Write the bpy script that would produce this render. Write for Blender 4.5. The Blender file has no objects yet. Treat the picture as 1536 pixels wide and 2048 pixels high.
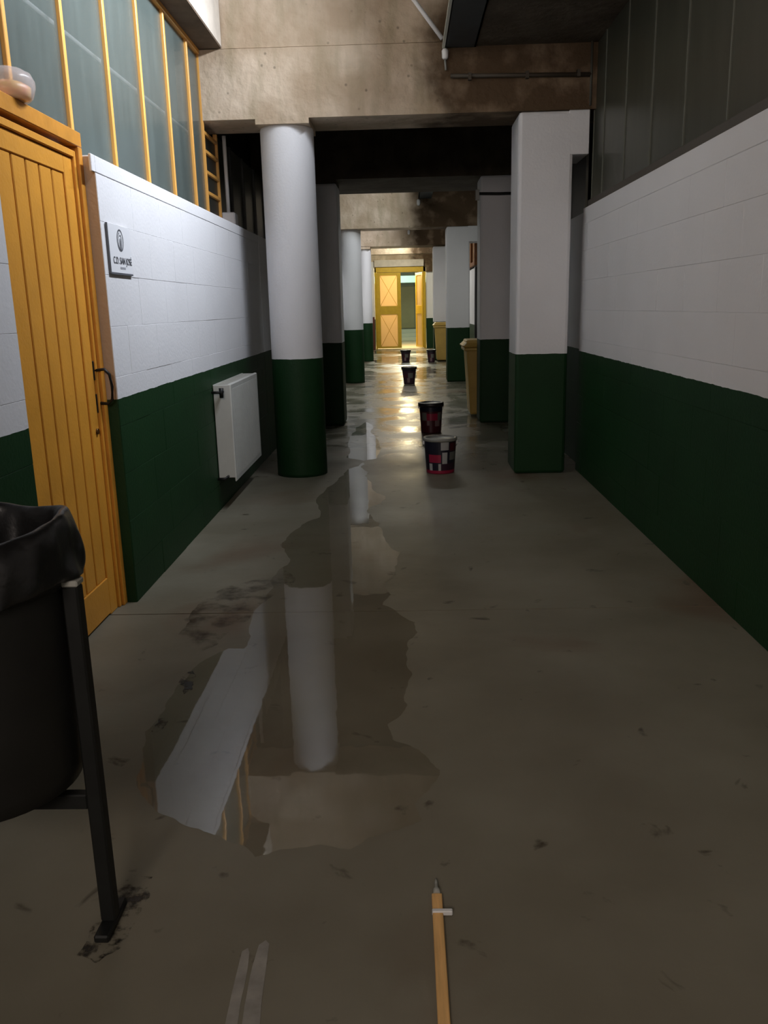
import bpy, bmesh, math, random
from mathutils import Matrix, Vector
random.seed(7)
S = bpy.context.scene
COL = S.collection

# ------------------------------------------------------------------ camera
def camera():
    f, pi_, ya, ro = 1676.0, math.radians(13.72), math.radians(1.633), math.radians(-1.377)
    cy, sy, cp, sp = math.cos(ya), math.sin(ya), math.cos(pi_), math.sin(pi_)
    fw = Vector((-sy*cp, cy*cp, -sp)); rt = Vector((cy, sy, 0)); up = rt.cross(fw)
    r2 = math.cos(ro)*rt + math.sin(ro)*up
    u2 = -math.sin(ro)*rt + math.cos(ro)*up
    cd = bpy.data.cameras.new('camera'); cd.sensor_fit = 'VERTICAL'; cd.sensor_height = 24.0
    cd.lens = 24.0*f/2048.0; cd.clip_start = 0.05; cd.clip_end = 200
    o = bpy.data.objects.new('camera', cd); COL.objects.link(o)
    m = Matrix((r2, u2, -fw)).transposed().to_4x4(); m.translation = Vector((0, 0, 1.45))
    o.matrix_world = m
    S.camera = o
camera()

# ------------------------------------------------------------------ world, lights, exposure
S.view_settings.view_transform = 'Standard'; S.view_settings.look = 'None'
S.view_settings.gamma = 1.0; S.view_settings.use_curve_mapping = False
S.view_settings.exposure = 0.0
W = bpy.data.worlds.new('world'); S.world = W; W.use_nodes = True
W.node_tree.nodes['Background'].inputs[0].default_value = (0.8, 0.85, 1.0, 1)
W.node_tree.nodes['Background'].inputs[1].default_value = 0.01

def area(name, loc, target, sx, sy, power, col, spread=math.pi):
    ld = bpy.data.lights.new(name, 'AREA'); ld.shape = 'RECTANGLE'; ld.size = sx; ld.size_y = sy
    ld.energy = power; ld.color = col; ld.spread = spread
    o = bpy.data.objects.new(name, ld); COL.objects.link(o); o.location = loc
    z = (Vector(loc)-Vector(target)).normalized()          # local -Z points to the target
    x = Vector((0, 1, 0)) if abs(z.y) < 0.9 else Vector((1, 0, 0))
    y = z.cross(x).normalized(); x = y.cross(z)
    m = Matrix((x, y, z)).transposed().to_4x4(); m.translation = Vector(loc); o.matrix_world = m
    return o
R = math.radians
COOL = (0.86, 0.91, 1.0)
# strip lamps above the cable channel, throwing their light to the left
area('strip_light_near', (0.30, 5.0, 3.98), (-1.4, 5.0, 3.26), 3.0, 0.12, 108, COOL, R(110))
area('strip_light_middle', (0.28, 14.3, 3.85), (-1.4, 14.3, 3.1), 3.6, 0.12, 42, (.93, .97, 1.0), R(150))
area('fill_middle_bay', (0.0, 14.0, 3.85), (0.0, 14.0, 0), 0.3, 1.3, 40, (.96, .98, .92))  # added downward fill for the middle bay, brightens the right pillar
area('strip_light_far', (0.28, 20.4, 3.85), (-1.4, 20.4, 3.1), 4.0, 0.12, 130, (.95, .96, 1.0), R(150))
area('fill_far_bay', (0.0, 20.0, 3.85), (0.0, 20.0, 0), 0.3, 1.3, 70, (1.0, .98, .88))  # added downward fill for the far bay
area('strip_light_end', (0.1, 26.0, 3.75), (-0.6, 26.0, 2.0), 1.6, 0.15, 60, (1.0, .97, .85))
area('lamp_ceiling_before_gate', (-0.15, 28.9, 3.5), (-0.15, 29.3, 0), 0.2, 1.0, 32, (1.0, .95, .80))
area('lamp_before_gate', (-0.05, 28.6, 3.5), (-0.05, 26.6, 2.7), 1.0, 0.18, 110, (.88, 1.0, .84))
area('lamp_behind_gate', (0.0, 32.2, 2.95), (0.0, 31.2, 0.6), 1.6, 0.6, 260, (1.0, .82, .48))
area('lamp_back_room', (-0.2, 34.6, 2.9), (0.2, 38.5, 1.0), 1.2, 0.5, 75, (.85, 1.0, .9))
area('rear_fill', (-0.7, -3.0, 3.1), (1.3, 4.5, 1.6), 1.8, 1.2, 98, (1.0, .86, .77))  # added warm fill behind the viewer, simulates ambient light

# ------------------------------------------------------------------ materials
def mat(name, col, rough=.5, spec=.5, metal=0, noise=0, nscale=6, bump=0, bscale=40, dark=None, stretch=None, trans=0):
    m = bpy.data.materials.new(name); m.use_nodes = True
    nt = m.node_tree; N = nt.nodes; L = nt.links; b = N['Principled BSDF']
    b.inputs['Base Color'].default_value = (*col, 1); b.inputs['Roughness'].default_value = rough
    b.inputs['Specular IOR Level'].default_value = spec; b.inputs['Metallic'].default_value = metal
    b.inputs['Transmission Weight'].default_value = trans
    if noise or bump:
        g = N.new('ShaderNodeNewGeometry'); src = g.outputs['Position']
        if stretch:
            mp = N.new('ShaderNodeMapping'); mp.inputs['Scale'].default_value = stretch
            L.new(src, mp.inputs[0]); src = mp.outputs[0]
    if noise:
        n = N.new('ShaderNodeTexNoise'); n.inputs['Scale'].default_value = nscale; n.inputs['Detail'].default_value = 6
        n.inputs['Roughness'].default_value = .6; L.new(src, n.inputs['Vector'])
        r = N.new('ShaderNodeMapRange'); r.inputs[1].default_value = .35; r.inputs[2].default_value = .68
        L.new(n.outputs['Fac'], r.inputs[0])
        mx = N.new('ShaderNodeMix'); mx.data_type = 'RGBA'
        d = dark or tuple(c*(1-noise) for c in col)
        mx.inputs[6].default_value = (*d, 1); mx.inputs[7].default_value = (*col, 1)
        L.new(r.outputs[0], mx.inputs[0]); L.new(mx.outputs[2], b.inputs['Base Color'])
    if bump:
        n2 = N.new('ShaderNodeTexNoise'); n2.inputs['Scale'].default_value = bscale; n2.inputs['Detail'].default_value = 4
        L.new(src, n2.inputs['Vector'])
        bp = N.new('ShaderNodeBump'); bp.inputs['Strength'].default_value = 1; bp.inputs['Distance'].default_value = bump
        L.new(n2.outputs['Fac'], bp.inputs['Height']); L.new(bp.outputs[0], b.inputs['Normal'])
    return m

def paint_mat(name, white, green, zline=1.045, rough=.55, blotch=.10):
    """masonry paint: white above, green below a hand-painted line at zline"""
    m = mat(name, white, rough, .22)
    nt = m.node_tree; N = nt.nodes; L = nt.links; b = N['Principled BSDF']
    g = N.new('ShaderNodeNewGeometry'); sp = N.new('ShaderNodeSeparateXYZ'); L.new(g.outputs['Position'], sp.inputs[0])
    n = N.new('ShaderNodeTexNoise'); n.inputs['Scale'].default_value = 14; L.new(g.outputs['Position'], n.inputs['Vector'])
    ma = N.new('ShaderNodeMath'); ma.operation = 'MULTIPLY_ADD'; ma.inputs[1].default_value = .010; L.new(n.outputs['Fac'], ma.inputs[0]); L.new(sp.outputs[2], ma.inputs[2])
    gt = N.new('ShaderNodeMath'); gt.operation = 'GREATER_THAN'; gt.inputs[1].default_value = zline+.005; L.new(ma.outputs[0], gt.inputs[0])
    n3 = N.new('ShaderNodeTexNoise'); n3.inputs['Scale'].default_value = 2.2; n3.inputs['Detail'].default_value = 5; L.new(g.outputs['Position'], n3.inputs['Vector'])
    def two(c, k):
        mx = N.new('ShaderNodeMix'); mx.data_type = 'RGBA'
        mx.inputs[6].default_value = (*[x*(1-k) for x in c], 1); mx.inputs[7].default_value = (*c, 1); L.new(n3.outputs['Fac'], mx.inputs[0]); return mx
    w, gr = two(white, blotch), two(green, .45)
    mx = N.new('ShaderNodeMix'); mx.data_type = 'RGBA'
    L.new(gt.outputs[0], mx.inputs[0]); L.new(gr.outputs[2], mx.inputs[6]); L.new(w.outputs[2], mx.inputs[7]); L.new(mx.outputs[2], b.inputs['Base Color'])
    n2 = N.new('ShaderNodeTexNoise'); n2.inputs['Scale'].default_value = 55; n2.inputs['Detail'].default_value = 3; L.new(g.outputs['Position'], n2.inputs['Vector'])
    bp = N.new('ShaderNodeBump'); bp.inputs['Distance'].default_value = .0016; L.new(n2.outputs['Fac'], bp.inputs['Height']); L.new(bp.outputs[0], b.inputs['Normal'])
    return m

GREEN = (.010, .048, .014)
M_wall = paint_mat('white_and_green_wall_paint', (.80, .80, .82), GREEN)
M_wallR = M_wall
M_colm = paint_mat('white_and_green_column_paint', (.82, .82, .84), GREEN, 1.035)
M_colg = M_colm
M_reveal = paint_mat('tan_and_green_reveal', (.50, .38, .28), GREEN)  # tan above the line, green below

def concrete(name, a, b_, c, rough=.85, damp=False):
    """board-marked concrete: warm grey with darker and redder patches, vertical runs and blow holes"""
    m = mat(name, a, rough, .3)
    nt = m.node_tree; N = nt.nodes; L = nt.links; b = N['Principled BSDF']
    g = N.new('ShaderNodeNewGeometry')
    def noi(scale, det, st=None):
        src = g.outputs['Position']
        if st:
            mp = N.new('ShaderNodeMapping'); mp.inputs['Scale'].default_value = st; L.new(src, mp.inputs[0]); src = mp.outputs[0]
        n = N.new('ShaderNodeTexNoise'); n.inputs['Scale'].default_value = scale; n.inputs['Detail'].default_value = det; L.new(src, n.inputs['Vector']); return n
    def ramp(n, lo, hi):
        r = N.new('ShaderNodeMapRange'); r.inputs[1].default_value = lo; r.inputs[2].default_value = hi; L.new(n.outputs['Fac'], r.inputs[0]); return r
    r1 = ramp(noi(3.0, 8), .38, .66); r2 = ramp(noi(2.0, 5, (4.0, 4.0, .7)), .47, .7)
    m1 = N.new('ShaderNodeMix'); m1.data_type = 'RGBA'; m1.inputs[6].default_value = (*b_, 1); m1.inputs[7].default_value = (*a, 1); L.new(r1.outputs[0], m1.inputs[0])
    m2 = N.new('ShaderNodeMix'); m2.data_type = 'RGBA'; m2.inputs[7].default_value = (*c, 1); L.new(m1.outputs[2], m2.inputs[6]); L.new(r2.outputs[0], m2.inputs[0])
    v = N.new('ShaderNodeTexVoronoi'); v.inputs['Scale'].default_value = 9; L.new(g.outputs['Position'], v.inputs['Vector'])
    vr = N.new('ShaderNodeMapRange'); vr.inputs[1].default_value = .05; vr.inputs[2].default_value = .13; vr.inputs[3].default_value = .55; L.new(v.outputs['Distance'], vr.inputs[0])
    m3 = N.new('ShaderNodeMix'); m3.data_type = 'RGBA'; m3.blend_type = 'MULTIPLY'; m3.inputs[0].default_value = 1
    m2f = N.new('ShaderNodeMath'); m2f.operation = 'MULTIPLY'; m2f.inputs[1].default_value = .55; L.new(r2.outputs[0], m2f.inputs[0]); L.new(m2f.outputs[0], m2.inputs[0]); L.new(m2.outputs[2], m3.inputs[6]); L.new(vr.outputs[0], m3.inputs[7]); L.new(m3.outputs[2], b.inputs['Base Color'])
    if damp:      # leak stain plus the right side's shade, both painted into the beam colour
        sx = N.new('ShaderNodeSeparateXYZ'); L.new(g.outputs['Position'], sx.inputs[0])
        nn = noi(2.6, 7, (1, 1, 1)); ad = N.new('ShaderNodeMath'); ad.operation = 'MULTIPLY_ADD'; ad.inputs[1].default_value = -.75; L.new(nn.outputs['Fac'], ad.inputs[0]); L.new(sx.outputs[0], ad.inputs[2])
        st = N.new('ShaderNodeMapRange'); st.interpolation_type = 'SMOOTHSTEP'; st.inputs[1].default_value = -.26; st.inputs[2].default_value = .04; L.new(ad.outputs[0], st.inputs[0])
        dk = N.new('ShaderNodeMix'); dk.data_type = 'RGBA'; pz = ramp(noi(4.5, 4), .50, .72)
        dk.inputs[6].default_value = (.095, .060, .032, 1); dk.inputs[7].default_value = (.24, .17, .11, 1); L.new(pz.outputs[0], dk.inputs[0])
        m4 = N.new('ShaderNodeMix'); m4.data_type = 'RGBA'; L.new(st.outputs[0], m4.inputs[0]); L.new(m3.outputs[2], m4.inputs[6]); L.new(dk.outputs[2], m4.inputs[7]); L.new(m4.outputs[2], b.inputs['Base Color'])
    bp = N.new('ShaderNodeBump'); bp.inputs['Distance'].default_value = .012; L.new(noi(16, 6).outputs['Fac'], bp.inputs['Height']); L.new(bp.outputs[0], b.inputs['Normal'])
    return m
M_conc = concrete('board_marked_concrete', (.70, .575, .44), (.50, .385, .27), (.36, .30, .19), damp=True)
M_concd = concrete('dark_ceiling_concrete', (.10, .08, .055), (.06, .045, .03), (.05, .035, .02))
M_beam_pale = mat('pale_rendered_concrete', (.68, .61, .52), .8, .3, noise=.18, nscale=5, bump=.004)
M_black = mat('unlit_black', (.012, .012, .013), .9, .2)  # black base colour stands in for the unlit ceiling and outer walls

def floor_mat():
    m = mat('damp_concrete_floor', (.13, .115, .08), .4)
    nt = m.node_tree; N = nt.nodes; L = nt.links; b = N['Principled BSDF']
    g = N.new('ShaderNodeNewGeometry'); P = g.outputs['Position']
    def noi(s, d, dis=0):
        n = N.new('ShaderNodeTexNoise'); n.inputs['Scale'].default_value = s; n.inputs['Detail'].default_value = d; n.inputs['Distortion'].default_value = dis; L.new(P, n.inputs['Vector']); return n
    def rng(src, a, b2, c=0, d=1):
        r = N.new('ShaderNodeMapRange'); r.inputs[1].default_value = a; r.inputs[2].default_value = b2; r.inputs[3].default_value = c; r.inputs[4].default_value = d; L.new(src, r.inputs[0]); return r.outputs[0]
    def mix(f, a, b2):
        x = N.new('ShaderNodeMix'); x.data_type = 'RGBA'
        for i, v in ((6, a), (7, b2)):
            if isinstance(v, tuple): x.inputs[i].default_value = (*v, 1)
            else: L.new(v, x.inputs[i])
        L.new(f, x.inputs[0]); return x.outputs[2]
    c = mix(rng(noi(1.3, 6).outputs['Fac'], .35, .68), (.18, .163, .118), (.245, .228, .175))
    c = mix(rng(noi(.8, 4, .6).outputs['Fac'], .56, .72), c, (.15, .098, .062))          # rusty damp patches
    c = mix(rng(noi(7, 5, .5).outputs['Fac'], .66, .74), c, (.06, .048, .032))           # dirt spots
    c = mix(rng(noi(90, 3).outputs['Fac'], .2, .8), c, c)
    L.new(c, b.inputs['Base Color'])
    # wetter (smoother) towards the far bays where the washing water lies
    sp = N.new('ShaderNodeSeparateXYZ'); L.new(P, sp.inputs[0])
    y = rng(sp.outputs[1], 5.5, 10.0, 0, 1)
    nz = rng(noi(1.6, 6, .8).outputs['Fac'], .38, .62, .15, .36)
    dry = rng(noi(2.0, 4).outputs['Fac'], .3, .7, .36, .50)
    mr = N.new('ShaderNodeMix'); L.new(y, mr.inputs[0]); L.new(dry, mr.inputs[2]); L.new(nz, mr.inputs[3]); L.new(mr.outputs[0], b.inputs['Roughness'])
    bp = N.new('ShaderNodeBump'); bp.inputs['Distance'].default_value = .004; bp.inputs['Strength'].default_value = .6; L.new(noi(9, 8).outputs['Fac'], bp.inputs['Height']); L.new(bp.outputs[0], b.inputs['Normal'])
    sl = N.new('ShaderNodeMapRange'); sl.inputs[3].default_value = .12; sl.inputs[4].default_value = .5; L.new(y, sl.inputs[0]); L.new(sl.outputs[0], b.inputs['Specular IOR Level'])
    return m
M_floor = floor_mat()

def water_mat(name, tint, bump, rough=.02):
    m = bpy.data.materials.new(name); m.use_nodes = True; nt = m.node_tree; N = nt.nodes; L = nt.links
    N.remove(N['Principled BSDF']); out = N['Material Output']
    t = N.new('ShaderNodeBsdfTransparent'); t.inputs[0].default_value = (*tint, 1)
    g = N.new('ShaderNodeBsdfGlossy'); g.inputs['Roughness'].default_value = rough
    f = N.new('ShaderNodeFresnel')      # thin film: the same reflectance seen from above and from the floor below
    gb = N.new('ShaderNodeNewGeometry'); io = N.new('ShaderNodeMapRange'); io.inputs[3].default_value = 1.55; io.inputs[4].default_value = 1/1.55
    L.new(gb.outputs['Backfacing'], io.inputs[0]); L.new(io.outputs[0], f.inputs[0])
    x = N.new('ShaderNodeMixShader'); L.new(f.outputs[0], x.inputs[0]); L.new(t.outputs[0], x.inputs[1]); L.new(g.outputs[0], x.inputs[2]); L.new(x.outputs[0], out.inputs[0])
    if bump:
        ge = N.new('ShaderNodeNewGeometry'); n = N.new('ShaderNodeTexNoise'); n.inputs['Scale'].default_value = 5; n.inputs['Detail'].default_value = 3
        L.new(ge.outputs['Position'], n.inputs['Vector']); bp = N.new('ShaderNodeBump'); bp.inputs['Distance'].default_value = bump
        L.new(n.outputs['Fac'], bp.inputs['Height']); L.new(bp.outputs[0], g.inputs['Normal']); L.new(bp.outputs[0], f.inputs['Normal'])
    return m
M_water = water_mat('still_water', (.93, .915, .88), .0004)
M_ripple = water_mat('rippled_water', (.9, .88, .85), .004, .06)

M_yel = mat('ochre_yellow_door_paint', (.76, .34, .04), .42, .5, noise=.12, nscale=5, bump=.0015, bscale=60)
M_yeld = mat('worn_ochre_frame_paint', (.70, .30, .034), .45, .5, noise=.2, nscale=8, bump=.0015)
M_mull = mat('orange_yellow_metal_paint', (.80, .40, .09), .4, .5, noise=.1, nscale=4)
M_iron = mat('black_wrought_iron', (.02, .02, .02), .45, .5, .6)
M_brass = mat('dark_brass', (.12, .06, .02), .4, .5, .8)
M_pipe = mat('white_plastic_pipe', (.78, .78, .78), .35)
M_pipeg = mat('grey_galvanised_pipe', (.30, .30, .28), .5, .5, .3)
M_rad = mat('white_enamelled_radiator', (.62, .62, .58), .35, .5, noise=.1, nscale=5)
M_tray = mat('dark_grey_steel_channel', (.055, .068, .075), .5, .5, .4, noise=.25, nscale=5)
M_traye = mat('lit_edge_tone', (.52, .52, .44), .45)
M_bag = mat('black_polythene', (.007, .007, .007), .38, .5, bump=.006, bscale=14)
M_can = mat('charcoal_rubberised_metal', (.010, .010, .009), .5, .5, noise=.3, nscale=8)
M_leg = mat('dark_grey_painted_steel', (.012, .013, .012), .55, .5, .2, noise=.3, nscale=20)
M_grime = mat('wet_grime', (.05, .042, .03), .5, noise=.4, nscale=20)
M_capw = mat('worn_pale_metal', (.38, .38, .34), .45)
M_wood = mat('orange_brown_wood', (.92, .54, .20), .5, .4, noise=.25, nscale=9, stretch=(8, .6, 8))
M_white = mat('white_plastic', (.75, .75, .74), .4)
M_streak = mat('pale_streak_surface', (.34, .32, .28), .5, .5, noise=.35, nscale=14)  # pale tone of the two flat floor strips
M_ink = mat('dark_sign_ink', (.09, .095, .11), .6)
M_inkl = mat('faint_sign_ink', (.40, .41, .45), .6)
M_sign = mat('white_sign_panel', (.76, .77, .80), .5)
M_gate = mat('olive_yellow_gate_steel', (.60, .38, .018), .4, .5, noise=.15, nscale=6)
M_gateb = M_gate
M_binY = mat('yellow_plastic_bin', (.52, .34, .08), .45, .5, noise=.12, nscale=6)
M_binN = M_binY
M_rub = mat('black_rubber', (.015, .015, .015), .7)
M_red = mat('dark_red_brown_board', (.10, .022, .014), .5)
M_brown = mat('brown_window_timber', (.28, .10, .025), .5, noise=.3, nscale=12)
M_cyan = mat('pale_green_blue_paint', (.42, .60, .54), .6)
M_roomg = mat('grey_green_wall_paint', (.20, .23, .15), .6, noise=.15, nscale=3)
M_roomy = mat('yellow_green_door_paint', (.26, .25, .11), .5, noise=.1, nscale=3)
M_roomf = mat('pale_worn_floor', (.55, .47, .32), .45, noise=.15, nscale=3)
M_step = mat('pale_green_step_paint', (.40, .43, .34), .6)

def glass_mat(name, col, rough, tr, noise=.25, streaky=True):
    m = mat(name, col, rough, .6, noise=noise, nscale=3, stretch=(3, 3, .5) if streaky else None)
    nt = m.node_tree; N = nt.nodes; L = nt.links; out = N['Material Output']; b = N['Principled BSDF']
    t = N.new('ShaderNodeBsdfTransparent'); x = N.new('ShaderNodeMixShader'); x.inputs[0].default_value = tr
    L.new(b.outputs[0], x.inputs[1]); L.new(t.outputs[0], x.inputs[2]); L.new(x.outputs[0], out.inputs[0])
    return m
M_glass = glass_mat('frosted_grey_green_glass', (.165, .205, .19), .24, .55)
M_glassd = glass_mat('dark_dusty_glass', (.06, .062, .045), .35, .05)
M_glassk = glass_mat('near_black_glass', (.022, .024, .020), .4, .05)  # darkest glass, for some panes past the near beam

def panel_mat():
    m = bpy.data.materials.new('backlit_translucent_gate_panel'); m.use_nodes = True; nt = m.node_tree; N = nt.nodes; L = nt.links
    b = N['Principled BSDF']; b.inputs['Base Color'].default_value = (.72, .55, .30, 1); b.inputs['Roughness'].default_value = .4
    t = N.new('ShaderNodeBsdfTranslucent'); t.inputs[0].default_value = (.90, .72, .45, 1)
    x = N.new('ShaderNodeMixShader'); x.inputs[0].default_value = .46
    L.new(b.outputs[0], x.inputs[1]); L.new(t.outputs[0], x.inputs[2]); L.new(x.outputs[0], N['Material Output'].inputs[0]); return m
M_panel = panel_mat()

def poly_mat(name, col):
    m = mat(name, col, .25, .5); nt = m.node_tree; N = nt.nodes; L = nt.links
    t = N.new('ShaderNodeBsdfTransparent'); x = N.new('ShaderNodeMixShader'); x.inputs[0].default_value = .62
    L.new(N['Principled BSDF'].outputs[0], x.inputs[1]); L.new(t.outputs[0], x.inputs[2]); L.new(x.outputs[0], N['Material Output'].inputs[0]); return m
M_clear = poly_mat('cloudy_clear_plastic', (.80, .76, .78))
M_orange = mat('pink_orange_wrapper', (.95, .36, .20), .35, noise=.5, nscale=25, dark=(.95, .62, .20))

# ------------------------------------------------------------------ geometry helpers
def NB(): return bmesh.new()
def box(bm, x0, x1, y0, y1, z0, z1, mi=0, bev=0, seg=1):
    g = bmesh.ops.create_cube(bm, size=1); vs = g['verts']
    for v in vs:
        v.co = Vector(((x0+x1)/2+v.co.x*(x1-x0), (y0+y1)/2+v.co.y*(y1-y0), (z0+z1)/2+v.co.z*(z1-z0)))
    fs = {f for v in vs for f in v.link_faces}
    for f in fs: f.material_index = mi
    if bev:
        es = list({e for v in vs for e in v.link_edges})
        bmesh.ops.bevel(bm, geom=es, offset=bev, segments=seg, affect='EDGES', profile=.5)
    return bm
def tube(bm, pts, r, n=10, mi=0, caps=True, smooth=True):
    pts = [Vector(p) for p in pts]; rr = r if isinstance(r, (list, tuple)) else [r]*len(pts); rings = []
    d0 = (pts[1]-pts[0]).normalized(); ref = Vector((0, 0, 1)) if abs(d0.z) < .9 else Vector((1, 0, 0))
    for i, p in enumerate(pts):
        d = (pts[min(i+1, len(pts)-1)]-pts[max(i-1, 0)]).normalized()
        a = d.cross(ref).normalized(); b = a.cross(d)
        rings.append([bm.verts.new(p+rr[i]*(math.cos(2*math.pi*k/n)*a+math.sin(2*math.pi*k/n)*b)) for k in range(n)])
    for i in range(len(rings)-1):
        for k in range(n):
            f = bm.faces.new((rings[i][k], rings[i][(k+1) % n], rings[i+1][(k+1) % n], rings[i+1][k])); f.smooth = smooth; f.material_index = mi
    if caps:
        bm.faces.new(rings[0][::-1]).material_index = mi; bm.faces.new(rings[-1]).material_index = mi
    return bm
def lathe(bm, prof, cx, cy, n=32, mi=0, close=True, smooth=True):
    rings = [[bm.verts.new((cx+r*math.cos(2*math.pi*k/n), cy+r*math.sin(2*math.pi*k/n), z)) for k in range(n)] for r, z in prof]
    for i in range(len(rings)-1):
        for k in range(n):
            f = bm.faces.new((rings[i][k], rings[i][(k+1) % n], rings[i+1][(k+1) % n], rings[i+1][k])); f.smooth = smooth; f.material_index = mi
    if close:
        bm.faces.new(rings[0][::-1]); bm.faces.new(rings[-1])
    return rings
def obj(name, bm, mats, parent=None, origin=None):
    """link one mesh; origin (world point) becomes the object's own origin"""
    bmesh.ops.recalc_face_normals(bm, faces=bm.faces)
    me = bpy.data.meshes.new(name)
    if origin is not None: bmesh.ops.translate(bm, verts=bm.verts, vec=-Vector(origin))
    bm.to_mesh(me); bm.free()
    for m in (mats if isinstance(mats, (list, tuple)) else [mats]): me.materials.append(m)
    o = bpy.data.objects.new(name, me); COL.objects.link(o)
    loc = Vector(origin) if origin is not None else Vector((0, 0, 0))
    if parent is not None:
        o.parent = parent; o.location = loc-WL[parent.name]
    else: o.location = loc
    WL[o.name] = loc
    return o
WL = {}
def thing(name, label, cat, loc=(0, 0, 0), group=None, kind=None):
    o = bpy.data.objects.new(name, None); COL.objects.link(o); o.location = loc; o.empty_display_size = .1
    WL[o.name] = Vector(loc); tag(o, label, cat, group, kind); return o
def tag(o, label=None, cat=None, group=None, kind=None):
    if label: o['label'] = label
    if cat: o['category'] = cat
    if group: o['group'] = group
    if kind: o['kind'] = kind
    return o
def bx(name, x0, x1, y0, y1, z0, z1, m, parent=None, bev=0, seg=1):
    return obj(name, box(NB(), x0, x1, y0, y1, z0, z1, 0, bev, seg), m, parent, ((x0+x1)/2, (y0+y1)/2, z0))

XL, XR = -1.40, 1.51
CEIL = 4.35

# ------------------------------------------------------------------ floor, ceiling
bm = NB(); box(bm, -1.9, 1.9, -5, 3.882, -.2, 0); box(bm, -1.9, 1.9, 3.890, 30.6, -.2, 0); box(bm, -1.9, 1.9, -5, 30.6, -.3, -.02)
fl = obj('floor', bm, M_floor); tag(fl, 'damp grey brown concrete corridor floor with one cross joint', 'floor', kind='structure')
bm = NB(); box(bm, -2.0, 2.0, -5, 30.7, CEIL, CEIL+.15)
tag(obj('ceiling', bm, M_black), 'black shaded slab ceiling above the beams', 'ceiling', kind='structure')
bx('wall_back', -2.0, 2.0, -5.2, -5.0, 0, CEIL, M_wallR); tag(bpy.data.objects['wall_back'], 'plain wall behind the viewer', 'wall', kind='structure')

# ------------------------------------------------------------------ side walls of painted blocks
ZJ = [0, .19, .43, .67, .91, 1.15, 1.39, 1.63, 1.87, 2.08]
def block_rows(parent, side, ya, yb, m, zj=ZJ, L=.5):
    """real blocks: every one an object; joints 3 mm wide and 4 mm deep"""
    face = XL if side < 0 else XR
    cache = {}
    for r in range(len(zj)-1):
        y = ya; first = True
        while y < yb-.02:
            l = L if not (first and r % 2) else L/2
            first = False
            l = min(l, yb-y)
            key = (round(l, 4), r)
            h = zj[r+1]-zj[r]
            if key not in cache:
                b_ = box(NB(), -.03, .03, .0002, l-.0002, .0006, h-.0006, 0, .0012)
                me = bpy.data.meshes.new('masonry_block'); bm_ = b_; bm_.to_mesh(me); bm_.free(); me.materials.append(m); cache[key] = me
            o = bpy.data.objects.new('masonry_block', cache[key]); COL.objects.link(o); o.parent = parent
            jit = random.uniform(-.0012, .0012)
            o.location = Vector((face-side*-.03+jit if side > 0 else face-.03+jit, y, zj[r]))-WL[parent.name]
            y += l
bm = NB()
box(bm, -1.75, XL-.003, -5, 3.07, 0, 2.155); box(bm, -1.75, XL-.003, 4.075, 8.5, 0, 2.155)
box(bm, -1.75, XL, 8.5, 30.5, 0, 2.157)
wl = obj('wall_left', bm, M_wall); tag(wl, 'left wall of painted blocks, white above green, with a yellow door', 'wall', kind='structure')
block_rows(wl, -1, .57, 3.07, M_wall); block_rows(wl, -1, 4.07, 8.49, M_wall)
for a, b in ((.57, 3.07), (4.07, 8.49)):
    bx('cap_course', -1.46, XL+.001, a, b, 2.081, 2.157, M_wall, wl, .004)
bx('cap_lip', -1.412, XL+.001, 4.022, 4.069, 2.081, 2.157, M_wall, wl, .003)
bx('door_reveal', -1.75, XL-.0035, 4.066, 4.082, 0, 2.150, M_reveal, wl)
bm = NB(); box(bm, XR+.003, 1.80, -5, 7.42, 0, 2.21); box(bm, 1.58, 1.80, 7.42, 10.6, 0, 2.21); box(bm, 1.50, 1.80, 10.6, 30.5, 0, 2.21)
wr = obj('wall_right', bm, M_wallR); tag(wr, 'right wall of painted blocks, dim white above dark green', 'wall', kind='structure')
block_rows(wr, 1, 2.2, 7.42, M_wallR)
bx('cap_course', XR-.001, XR+.06, 2.2, 7.33, 2.081, 2.21, M_wallR, wr, .004)

# upper walls behind and above the glazing (close the corridor)
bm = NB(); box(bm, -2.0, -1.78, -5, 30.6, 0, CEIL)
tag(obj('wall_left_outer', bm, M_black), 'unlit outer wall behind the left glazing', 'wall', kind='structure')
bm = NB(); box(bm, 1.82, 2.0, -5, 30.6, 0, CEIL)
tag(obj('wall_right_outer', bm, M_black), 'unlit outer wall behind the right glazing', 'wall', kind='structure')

# ------------------------------------------------------------------ left glazing
win = thing('window_1', 'tall frosted grey green glazing in yellow bars above the left wall', 'window', (-1.6, 5, 2.157), kind='structure')
ys = [1.19, 1.82, 2.45, 3.08, 3.71, 4.35, 4.98, 5.61, 6.24, 6.87, 7.265]
for y in ys: bx('mullion', -1.62, -1.585, y-.016, y+.016, 2.157, 3.45, M_mull, win, .003)
bx('top_rail', -1.62, -1.58, 1.19, 7.29, 3.425, 3.46, M_mull, win, .003)
for a, b in zip(ys[:-1], ys[1:]): bx('glass_pane', -1.612, -1.604, a+.016, b-.016, 2.157, 3.43, M_glass, win)
bx('mullion', -1.62, -1.585, 7.74, 7.77, 2.157, 2.93, M_mull, win, .003)
for z in (2.40, 2.56, 2.72, 2.86): bx('glazing_bar', -1.62, -1.585, 7.28, 7.745, z-.014, z+.014, M_mull, win, .003)
for a, b in ((2.157, 2.386), (2.414, 2.546), (2.574, 2.706), (2.734, 2.846)): bx('small_pane', -1.612, -1.606, 7.281, 7.742, a, b, M_glassk, win)
M_dm = mat('dark_grey_mullion', (.016, .018, .017), .6)  # dark grey bars past the near beam
yk = [7.80, 8.35, 8.98, 9.63, 10.28, 10.93]
for y in yk[1:]: bx('dark_mullion', -1.62, -1.59, y-.022, y+.022, 2.157, 2.93, M_dm, win)
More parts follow.
